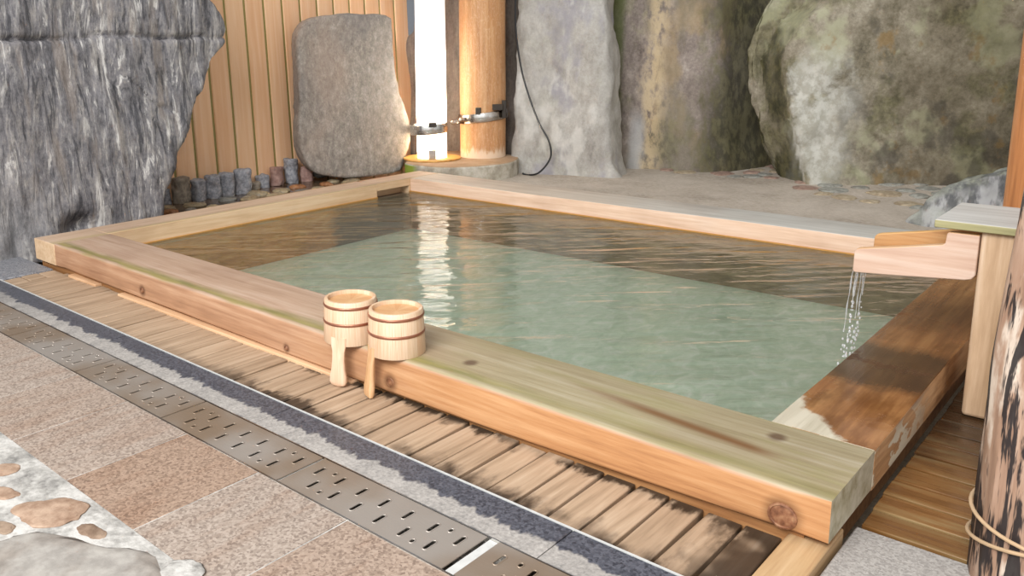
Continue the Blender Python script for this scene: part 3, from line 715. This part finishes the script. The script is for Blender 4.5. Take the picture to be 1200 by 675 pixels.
tag(link('falling_water', bm, DROPS), 'thin broken streams of water falling from the spout into the bath', 'water', kind='stuff')

# ------------------------------------------------------------------ lamp, post and pedestal at the back corner
GP = .18
ped = [(-.32, 3.30), (-.22, 3.19), (-.02, 3.16), (.2, 3.21), (.37, 3.40), (.45, 3.64), (.42, 3.85), (.28, 4.08), (.05, 4.16), (-.3, 4.15), (-.52, 3.95), (-.45, 3.6)]
bm = bmesh.new(); prism(bm, spline(ped, 6), .0, GP, lambda s, t, d: (s, t, d))
tag(link('pedestal', bm, PED, bevel=.015, seg=3), 'low mossy concrete pedestal under the lamp and round post', 'pedestal')
lc = (-.225, 3.52)
lamp = empty('tube_lamp', (*lc, GP), 'tall glowing white tube lamp on a round disc at the back corner', 'lamp')
bm = bmesh.new(); lathe(bm, [(.0, 0), (.245, 0), (.25, .004), (.25, .012), (.245, .016), (.0, .016)], n=48, cap=False); link('disc', bm, BRASS, lamp)
bm = bmesh.new(); lathe(bm, [(.127, .0165), (.127, 2.3)], n=64, cap=False); link('tube', bm, OPAL, lamp)
bm = bmesh.new(); lathe(bm, [(.0005, 2.3), (.127, 2.3), (.127, 2.32), (.0005, 2.32)], n=32, cap=False); link('top_cap', bm, STEEL, lamp)
bm = bmesh.new(); box(bm, -.032, .032, -.02, .01, .017, .095); o = link('fixing', bm, STEEL, lamp, bevel=.003); o.location = (.095, -.10, 0); o.rotation_euler.z = R(42)
pc = (.01, 3.93)
post = empty('round_post', (*pc, GP), 'thick peeled round wooden post beside the white tube lamp', 'post')
bm = bmesh.new(); rs = []
for i in range(40):
    z = 2.4*i/39; rs.append([((.200 - .004*z/2 + .006*fbm((math.cos(a)*1.2, math.sin(a)*1.2, z*.8), 3))*math.cos(a), (.2 + .006*fbm((math.cos(a)*1.2, math.sin(a)*1.2, z*.8 + 4), 3))*math.sin(a), z) for a in [2*PI*k/40 for k in range(40)]])
rings(bm, rs); link('shaft', bm, POST, post)
cl = empty('steel_clamp', (-.1, 3.7, .44), 'pair of joined steel clamp rings around the tube lamp and the post', 'clamp')
def ring(name, c, r0, h, tilt, tdir, mat=STEEL):
    bm = bmesh.new(); n = 12
    lathe(bm, [(r0 + .006 + .009*math.cos(2*PI*k/n), h/2*math.copysign(abs(math.sin(2*PI*k/n))**.6, math.sin(2*PI*k/n))) for k in range(n)], n=56, cap=False, close=True)
    o = link(name, bm, mat, cl); o.location = Vector(c) - Vector((-.1, 3.7, .44)); o.rotation_mode = 'AXIS_ANGLE'; o.rotation_axis_angle = (tilt, *tdir); return o
ring('lamp_ring', (lc[0] - .02, lc[1] - .015, .445), .150, .085, R(4), (.73, -.68, 0))
ring('post_ring', (pc[0], pc[1], .535), .203, .08, R(-7), (-.68, .73, 0))
def cbox(name, c, s, rz, mat):
    bm = bmesh.new(); box(bm, -s[0]/2, s[0]/2, -s[1]/2, s[1]/2, -s[2]/2, s[2]/2); o = link(name, bm, mat, cl, bevel=.003); o.location = Vector(c) - Vector((-.1, 3.7, .44)); o.rotation_euler.z = rz
cbox('bolt', (lc[0] + .115, lc[1] - .115, .49), (.07, .03, .04), R(40), DARKIRON)
cbox('bolt', (pc[0] + .10, pc[1] - .185, .59), (.045, .03, .06), R(30), DARKIRON)
cbox('bolt', (pc[0] + .21, pc[1] - .06, .62), (.09, .045, .05), R(40), DARKIRON)
cbox('bolt', (pc[0] + .232, pc[1] - .0, .60), (.035, .05, .15), R(40), DARKIRON)
bm = bmesh.new(); tube(bm, [(-.045 + .06*k/10*1.0 - .03, 3.60 + .11*k/10, .49 + .03*k/10 + .006*math.sin(k*2)) for k in range(11)], [.016 + .004*math.sin(k*3) for k in range(11)], 10)
o = link('connector', bm, STEEL, cl); o.location = (.1, -3.7, -.44)

# ------------------------------------------------------------------ right-hand posts
pr = empty('round_post', (4.35, 1.68, -.0), 'orange-brown round post with green painted top behind the spout cap', 'post')
bm = bmesh.new(); rs = []
for i in range(30):
    z = 2.4*i/29; rs.append([((.140 + .004*fbm((math.cos(a)*1.3, math.sin(a)*1.3, z), 3))*math.cos(a), (.140 + .004*fbm((math.cos(a), math.sin(a), z + 3), 3))*math.sin(a), z) for a in [2*PI*k/36 for k in range(36)]])
rings(bm, rs); link('shaft', bm, POST_R, pr)
bm = bmesh.new(); lathe(bm, [(.138, 1.245), (.146, 1.245), (.146, 1.5), (.138, 1.5)], n=40, cap=False, close=True); tag(link('painted_band', bm, PAINTG, pr), 'pale green painted band')
lg = empty('charred_log', (4.565, .2, 0), 'charred upright log with peeling white wood and rope at the right edge', 'log')
bm = bmesh.new(); rs = []
for i in range(70):
    z = -.004 + 2.2*i/69; lean = .045*z - .018*min(1, z/.5)
    row = []
    for k in range(56):
        a = 2*PI*k/56; d = Vector((math.cos(a)*1.1, math.sin(a)*1.1, z*1.2))
        r_ = .128 + .012*fbm(d*1.1, 3) + .006*fbm(Vector((d.x*3, d.y*3, z*1.5)), 4)
        row.append((r_*math.cos(a) + lean, r_*math.sin(a), z))
    rs.append(row)
rings(bm, rs); link('trunk', bm, CHAR, lg)
for zz, tl in ((.115, .25), (.15, -.12)):
    bm = bmesh.new(); tube(bm, [(.137*math.cos(a) + .009*zz, .137*math.sin(a), zz + tl*.13*math.cos(a + .6)) for a in [2*PI*k/40 for k in range(41)]], .0042, 8); link('rope', bm, ROPE, lg)

# ------------------------------------------------------------------ cedar wall at the left
wall = empty('wall_left', (-1.02, 2.5, 0), kind='structure')
y = .55; TL = .04
while y < 4.0:
    bm = bmesh.new(); w = .187
    prof = [(.009, .0), (.0095, .012), (.016, .020), (.05, .024), (w - .05, .024), (w - .016, .020), (w - .0095, .012), (w - .009, 0)]
    P_ = [(s, d) for s, d in prof]
    A = [bm.verts.new((-1.0 + d, y + s, .0)) for s, d in P_]; B = [bm.verts.new((-1.0 + d - TL*2.4, y + s, 2.4)) for s, d in P_]
    bm.faces.new(A); bm.faces.new(B[::-1])
    for i in range(len(A)): j = (i+1) % len(A); bm.faces.new((A[j], A[i], B[i], B[j]))
    o = link('cedar_board', bm, CEDAR, wall); o.location = (1.02, -2.5, 0); o.rotation_euler = (0, 0, 0)
    y += w
bm = bmesh.new(); prism(bm, [(-.988, 0), (-.988 - TL*2.4, 2.4), (-1.03 - TL*2.4, 2.4), (-1.03, 0)], .5, 4.0, lambda s, t, d: (s, d, t)); o = link('backing', bm, simple('wall_backing', '#8f8248', .7), wall); o.location = (1.02, -2.5, 0)

# ------------------------------------------------------------------ rocks
def d_slab(p, s, t):
    sl = p.y - p.z*-.16
    q = Vector((p.x*2.0, sl*7, p.z*.9))
    h = .045*fbm(p*1.3) + .014*fbm(q, 5) + .006*fbm(Vector((p.x*6, sl*20, p.z*3.5)), 3) + .005*fbm(p*16, 4)
    zc = 1.225 + .035*noise.noise(Vector((0, p.y*2.2, 0))) + .012*noise.noise(Vector((3, p.y*9, 0)))
    h -= .048*math.exp(-((p.z - zc)/.011)**2)*max(.35, min(1, .7 + 1.5*noise.noise(Vector((7, p.y*3.1, 0)))))
    if p.z > zc: h -= .012*math.exp(-(p.z - zc)/.05)
    e = p.z - (1.10 - (p.y - .62)*.85 + .03*noise.noise(Vector((1, p.y*7, 0))))
    if .55 < p.y < 1.15: h -= .022*math.exp(-(e/.011)**2)*min(1, (p.y - .55)/.15, (1.15 - p.y)/.15)
    e = p.z - (.92 - (p.y - .7)*1.1)
    if .62 < p.y < 1.0: h -= .012*math.exp(-(e/.012)**2)
    h -= .10*math.exp(-((p.y - .36)/.10)**2 - ((p.z - .12)/.07)**2)
    if p.y > .9: h += .008*math.sin(p.y*34 + p.z*2)*min(1, (p.y - .9)/.2)
    return h
rock('standing_rock', (-.17, 0, 0), (0, 1), .03,
     [(-.75, -.07), (-.2, -.07), (.5, -.07), (.86, -.07), (.91, .2), (.98, .37), (1.12, .64), (1.20, .80), (1.33, .97), (1.40, 1.10), (1.475, 1.19), (1.5, 1.3), (1.44, 1.42), (1.36, 1.5), (1.25, 1.75), (1.0, 2.2), (.3, 2.3), (-.4, 2.2), (-.8, 1.6), (-.9, .7)], .5, SLAB,
     'huge grey striped standing rock beside the left beam of the bath', vox=.015, smooth=5, disp=d_slab, back=(-1, 0))
rock('flat_boulder', (-.5, 3.05, .0), (.3, .95), .06,
     [(-.36, .08), (-.1, .05), (.16, .05), (.31, .10), (.39, .27), (.41, .41), (.37, .6), (.325, .74), (.30, .92), (.29, 1.2), (.28, 1.36), (.24, 1.40), (0, 1.405), (-.2, 1.41), (-.42, 1.39), (-.54, 1.31), (-.585, 1.2), (-.595, 1.0), (-.60, .7), (-.62, .36), (-.54, .16)], .17, GRAN,
     'smooth grey upright boulder slab leaning against the cedar wall', vox=.02, smooth=4, disp=lambda p, s, t: .014*fbm(p*1.5) + .006*fbm(p*7) + .002*fbm(p*25, 3), back=(-1, 0))
rock('dark_rock', (-.1, 4.25, 0), (1, .2), 0, [(-1.0, -.07), (-1.0, .6), (-1.02, 1.1), (-.95, 1.22), (-.84, 1.3), (-.82, 1.9), (-.5, 2.3), (.1, 2.2), (.15, 1.0), (.1, -.07)], .4, SLATE,
     'dark brown slate rock standing behind the tube lamp', vox=.035, disp=lambda p, s, t: .05*fbm(p*1.5) + .02*fbm(Vector((p.x*7, p.y*5, p.z*1.2))), back=(0, 1))
rock('grey_rock', (.77, 4.18, 0), (1, .25), .03, [(-.50, -.07), (-.56, .6), (-.56, 1.4), (-.5, 2.2), (0, 2.35), (.22, 2.1), (.24, 1.45), (.285, 1.1), (.28, .84), (.30, .43), (.36, .16), (.41, -.07), (0, -.07)], .38, LGREY,
     'pale grey upright rock behind the round post with black cable hanging down it', vox=.03, smooth=6, disp=lambda p, s, t: .06*fbm(p*1.3) + .02*fbm(p*4) + .005*fbm(p*14, 3), back=(0, 1))
rock('brown_rock', (1.3, 4.93, 0), (1, .3), .05, [(-.58, -.07), (-.60, .5), (-.68, 1.2), (-.6, 2.2), (0, 2.4), (.7, 2.2), (.84, 1.45), (.77, 1.02), (.74, .6), (.78, .1), (.80, -.07), (0, -.07)], .6, TAN,
     'tall brown-grey rock with a tan vertical stripe at the middle back', vox=.035, smooth=6, disp=lambda p, s, t: .07*fbm(p*1.2) + .025*fbm(Vector((p.x*4, p.y*4, p.z*2))) + .007*fbm(p*14, 3), back=(0, 1), shift=lambda s, t, n: min(.5, 1.3*max(0, s - .42 + .1*(t - .5)))*max(0, min(1, 1 - n/.65)))
rock('dark_rock', (1.98, 6.35, 0), (1, .2), 0, [(-.6, 0), (-.65, 1.2), (-.5, 2.2), (.4, 2.3), (.6, 1.2), (.5, 0)], .5, DKMOSS,
     'dark mossy rock deep in the gap between the brown rock and the lichen rock', vox=.045, back=(0, 1))
def lich_edge(t):
    pts = [(-.1, .03), (.3, -.07), (.7, -.17), (1.0, -.22), (1.25, -.12), (1.4, .05), (2.5, .4)]
    for (a, b), (c, d) in zip(pts, pts[1:]):
        if t <= c: return b + (d - b)*max(0, t - a)/(c - a)
    return .4
rock('lichen_rock', (2.5, 4.8, 0), (1, .45), .05, [(-.10, -.07), (-.27, .33), (-.37, .65), (-.46, .98), (-.42, 1.2), (-.28, 1.4), (-.1, 1.8), (.3, 2.4), (1.2, 2.5), (2.6, 2.4), (3.3, 1.3), (3.2, -.07), (1.2, -.07), (.55, -.07), (.0, -.07)], .45, GREEN,
     'broad mossy green-brown rock with a white lichen patch at the right back', vox=.035, smooth=5, disp=lambda p, s, t: .08*fbm(p*1.2) + .03*fbm(p*3.5) + .008*fbm(p*13, 3) , back=(0, 1), shift=lambda s, t, n: min(.38, 2.2*max(0, lich_edge(t) - s))*max(0, min(1, 1 - n/.5)))
rock('low_rock', (3.74, 3.74, 0), (1, -.35), .25, [(-.30, -.07), (-.28, .16), (-.2, .29), (-.02, .38), (.25, .42), (.6, .44), (.95, .42), (1.1, .2), (1.1, -.07)], 1.5, LOWR,
     'low flat-topped greenish grey rock at the right behind the spout', vox=.03, smooth=6, disp=lambda p, s, t: .05*fbm(p*1.8) + .02*fbm(p*5) + .006*fbm(p*15, 3), back=(.3, 1))
# ------------------------------------------------------------------ ground behind the bath
bm = bmesh.new(); nx, ny = 60, 40
def gz(x, y):
    r_ = max(0, y - 4.5)*.05*max(0, min(1, (x - 1.5)/1.0)); return G0 + r_ + .01*fbm((x*2, y*2, 0), 4) + .004*fbm((x*8, y*8, 1), 3)
gv = [[bm.verts.new((-.0 + 5.5*i/nx, 3.115 + 4.2*j/ny, gz(5.5*i/nx, 3.115 + 4.2*j/ny))) for j in range(ny+1)] for i in range(nx+1)]
for i in range(nx):
    for j in range(ny): bm.faces.new((gv[i][j], gv[i+1][j], gv[i+1][j+1], gv[i][j+1]))
tag(link('floor_back', bm, CONC), kind='structure')
bm = bmesh.new(); nx, ny = 16, 60
gv = [[bm.verts.new((-1.05 + 1.045*i/nx, .2 + 4.4*j/ny, G0 - .008 + .004*fbm((i*.5, j*.4, 3), 3))) for j in range(ny+1)] for i in range(nx+1)]
for i in range(nx):
    for j in range(ny): bm.faces.new((gv[i][j], gv[i+1][j], gv[i+1][j+1], gv[i][j+1]))
tag(link('floor_bed', bm, BED), kind='structure')

# edging stones along the wall foot
def block(name, c, rx, ry, h, mat, rz, label, seed):
    bm = bmesh.new()
    pl = spline([(rx*math.cos(a)*(1 + .12*math.sin(seed*3 + a*2)), ry*math.sin(a)*(1 + .1*math.cos(seed + a*3))) for a in [2*PI*k/7 for k in range(7)]], 3)
    prism(bm, pl, 0, h, lambda s, t, d: (s, t, d)); bm = remeshed(bm, .009)
    for _ in range(3): bmesh.ops.smooth_vert(bm, verts=bm.verts, factor=.5, use_axis_x=True, use_axis_y=True, use_axis_z=True)
    bm.normal_update()
    mv = [v.co + v.normal*(.012*fbm(v.co*14 + Vector((seed*5, 0, 0)), 4)) for v in bm.verts]
    for v, q in zip(bm.verts, mv): v.co = q
    o = link(name, bm, mat, smooth=0); o.location = c; o.rotation_euler.z = rz
    for p in o.data.polygons: p.use_smooth = True
    return tag(o, label, 'stone', 'edging stones at the foot of the cedar wall')
for k, (x, y, rx, ry, h, mt, lb) in enumerate((
    (-.90, 1.33, .04, .045, .10, EDGE_G, 'small grey edging stone half hidden behind the big striped rock'),
    (-.86, 1.44, .07, .075, .165, EDGE_B, 'brown-grey round-topped edging stone, first clear one beside the striped rock'),
    (-.84, 1.575, .06, .065, .135, EDGE_G, 'blue-grey edging stone just right of the brown-grey edging stone'),
    (-.84, 1.705, .06, .066, .15, EDGE_G, 'blue-grey edging stone in the middle of the row of close-set stones'),
    (-.84, 1.835, .06, .062, .155, EDGE_G, 'blue-grey edging stone second from the right end of the close-set row'),
    (-.83, 1.97, .062, .075, .165, EDGE_G, 'widest blue-grey edging stone at the right end of the close-set row'),
    (-.90, 2.12, .05, .06, .05, EDGE_B, 'low pale edging stone in the dip between the two groups of stones'),
    (-.93, 2.235, .055, .06, .085, EDGE_G, 'low whitish grey edging stone left of the tall pinkish ones'),
    (-.925, 2.375, .055, .065, .13, EDGE_P, 'pinkish grey edging stone left of the tallest narrow one'),
    (-.92, 2.52, .055, .062, .18, EDGE_G, 'tallest narrow grey edging stone in the right group'),
    (-.89, 2.66, .05, .058, .11, EDGE_P, 'rounded pink edging stone right of the tallest narrow one'))):
    block('edging_stone', (x, y, G0 - .012), rx, ry*.93, h*1.1 + .012, mt, .3*math.sin(k*7), lb, k*1.7)
o = pebble('edging_stone', (-.86, 2.80, .105), .075, .08, .055, PEB_G, 0, 21); tag(o, 'flat grey edging stone under the pink one at the boulder foot', 'stone', 'edging stones at the foot of the cedar wall')
o = pebble('edging_stone', (-.88, 2.77, .205), .07, .085, .06, EDGE_P, 0, 23); tag(o, 'pink stone set on a grey one against the left edge of the boulder slab', 'stone', 'edging stones at the foot of the cedar wall')
random.seed(5)
pts = []
for _ in range(900):
    x, y = random.uniform(-.70, -.10), random.uniform(1.15, 3.0)
    r_ = random.uniform(.055, .095)
    if x > -.1 - .0*y: continue
    if all((x-a)**2 + (y-b)**2 > (r_ + c)**2*.98 for a, b, c in pts): pts.append((x, y, r_))
    if len(pts) >= 44: break
for k, (x, y, r_) in enumerate(pts):
    rx, ry = r_*random.uniform(.75, .95), r_*random.uniform(.85, 1.0)
    o = pebble('bed_stone', (x, y, G0 - .004), rx, ry, .018 + .008*random.random(), random.choice((PEB_W, PEB_W, PEB_O, PEB_G)), random.random()*3, k)
    tag(o, 'flat wet rounded stone laid in the brown bed between cedar wall and left beam', 'stone', 'flat wet stones in the bed behind the left beam')

# crazy paving between the rocks at the back (stones set in the ground)
cp = empty('floor_crazy_paving', (2.4, 5.2, 0), kind='structure')
random.seed(9); pts = []
def inb(x, y):
    return (y > 4.75 + .18*(x - 1.2) and y < 5.6 + .3*x and x < 2.4) or (2.4 <= x < 3.5 and 4.55 - .25*(x-2.4) < y < 5.05 + 1.1*(x - 2.4))
for _ in range(2500):
    x, y = random.uniform(1.2, 3.5), random.uniform(4.3, 6.4); r_ = random.uniform(.06, .12)
    if inb(x, y) and all((x-a)**2 + (y-b)**2 > ((r_ + c)*.92)**2 for a, b, c in pts): pts.append((x, y, r_))
for k, (x, y, r_) in enumerate(pts[:95]):
    o = pebble('paving_stone', (x - 2.4, y - 5.2, gz(x, y) - .004), r_*.95, r_*.95, .018, random.choice((PAV_R, PAV_T, PAV_G, PAV_R if x < 2.3 else PAV_G)), random.random()*3, k + 50, cp)

# rubble stones set in the mortar, lower left
for k, (x, y, rx, ry, h, mt, ro) in enumerate((
    (2.00, -1.06, .05, .03, .010, RUB_G, .3), (2.18, -1.10, .06, .045, .010, RUB_G, 0), (2.33, -1.085, .055, .035, .011, RUB_O, .6), (2.47, -1.135, .055, .03, .012, RUB_O, .2),
    (2.66, -1.085, .095, .062, .013, RUB_O, .5), (2.83, -1.06, .045, .024, .010, RUB_B, .1), (2.64, -1.20, .04, .024, .010, RUB_B, .4), (2.95, -1.17, .26, .13, .014, RUB_G, .35),
    (2.36, -1.22, .09, .05, .010, RUB_G, .2), (2.15, -1.22, .07, .05, .01, RUB_O, 0), (2.55, -1.34, .15, .07, .010, RUB_G, .3), (3.14, -1.015, .05, .06, .008, MORTAR, .2))):
    pebble('stone', (x, y, .003), rx*1.05, ry, h*.55, mt, ro, k + 90, rub, rough=1.3)

# black cable hanging down the pale grey rock
cab = [(0.293, 4.04, 2.0), (0.293, 4.02, 1.507), (0.303, 4.02, 1.227), (0.377, 4.02, 0.872), (0.53, 4.02, 0.518), (0.645, 4.02, 0.345), (0.664, 4.02, 0.203), (0.579, 3.98, 0.076), (0.463, 3.98, 0.044), (0.413, 3.97, 0.055)]
bm = bmesh.new(); tube(bm, spline(cab, 8, False), .008, 8)
tag(link('cable', bm, CABLE), 'thin black cable hanging in a curve down the pale grey rock', 'cable')

# ------------------------------------------------------------------ light
w = D.worlds.new('world'); SC.world = w; w.use_nodes = True; nt = w.node_tree; nt.nodes.clear()
o_ = nt.nodes.new('ShaderNodeOutputWorld'); bg = nt.nodes.new('ShaderNodeBackground'); tc = nt.nodes.new('ShaderNodeTexCoord')
dp = nt.nodes.new('ShaderNodeVectorMath'); dp.operation = 'DOT_PRODUCT'; dp.inputs[1].default_value = (.35, -.85, .4)
cr = nt.nodes.new('ShaderNodeValToRGB'); mp = nt.nodes.new('ShaderNodeMapRange'); mp.inputs[1].default_value = -1; mp.inputs[2].default_value = 1
nt.links.new(tc.outputs['Generated'], dp.inputs[0]); nt.links.new(dp.outputs['Value'], mp.inputs[0]); nt.links.new(mp.outputs[0], cr.inputs[0]); nt.links.new(cr.outputs[0], bg.inputs[0]); nt.links.new(bg.outputs[0], o_.inputs[0])
cr.color_ramp.elements[0].position = .25; cr.color_ramp.elements[0].color = (.22, .23, .25, 1); cr.color_ramp.elements[1].position = .85; cr.color_ramp.elements[1].color = (1, .99, .97, 1)
bg.inputs[1].default_value = 1.0
def light(name, typ, loc, aim, power, col, **k):
    l = D.lights.new(name, typ); l.energy = power; l.color = col
    for a, b in k.items(): setattr(l, a, b)
    o = D.objects.new(name, l); COL.objects.link(o); o.location = loc
    if aim: o.rotation_euler = (Vector(aim) - Vector(loc)).to_track_quat('-Z', 'Y').to_euler()
    return o
light('daylight_opening', 'AREA', (4.0, -4.6, 4.4), (1.6, 3.0, .3), 640, (.97, .985, 1), shape='RECTANGLE', size=4.4, size_y=2.2)
light('camera_flash', 'AREA', (4.80, -1.95, 1.42), (2.0, 1.8, .2), 11, (1, .99, .97), shape='DISK', size=.12)
for _z, _p, _c in ((.14, 50, (1, .82, .56)), (.42, 64, (1, .88, .70)), (.75, 36, (1, .95, .88))):
    light('lamp_bulb', 'POINT', (lc[0], lc[1], GP + _z), None, _p, _c, shadow_soft_size=.05)

# ------------------------------------------------------------------ camera (solved from the photograph)
cam = D.cameras.new('camera'); co = D.objects.new('camera', cam); COL.objects.link(co); SC.camera = co
co.location = (4.7222, -1.8687, 1.1607)
rx, ry, rz = R(78.5071), R(1.0037), R(42.7969)
co.rotation_euler = (rx, ry, rz)
cam.sensor_fit = 'HORIZONTAL'; cam.sensor_width = 36; cam.lens = 993.2176/1200*36
cam.shift_x = (600 - 500)/1200; cam.shift_y = (253.1811 - 337.5)/1200
cam.clip_start = .05
SC.view_settings.view_transform = 'Standard'; SC.view_settings.look = 'None'; SC.view_settings.gamma = 1; SC.view_settings.use_curve_mapping = False
SC.view_settings.exposure = -.08
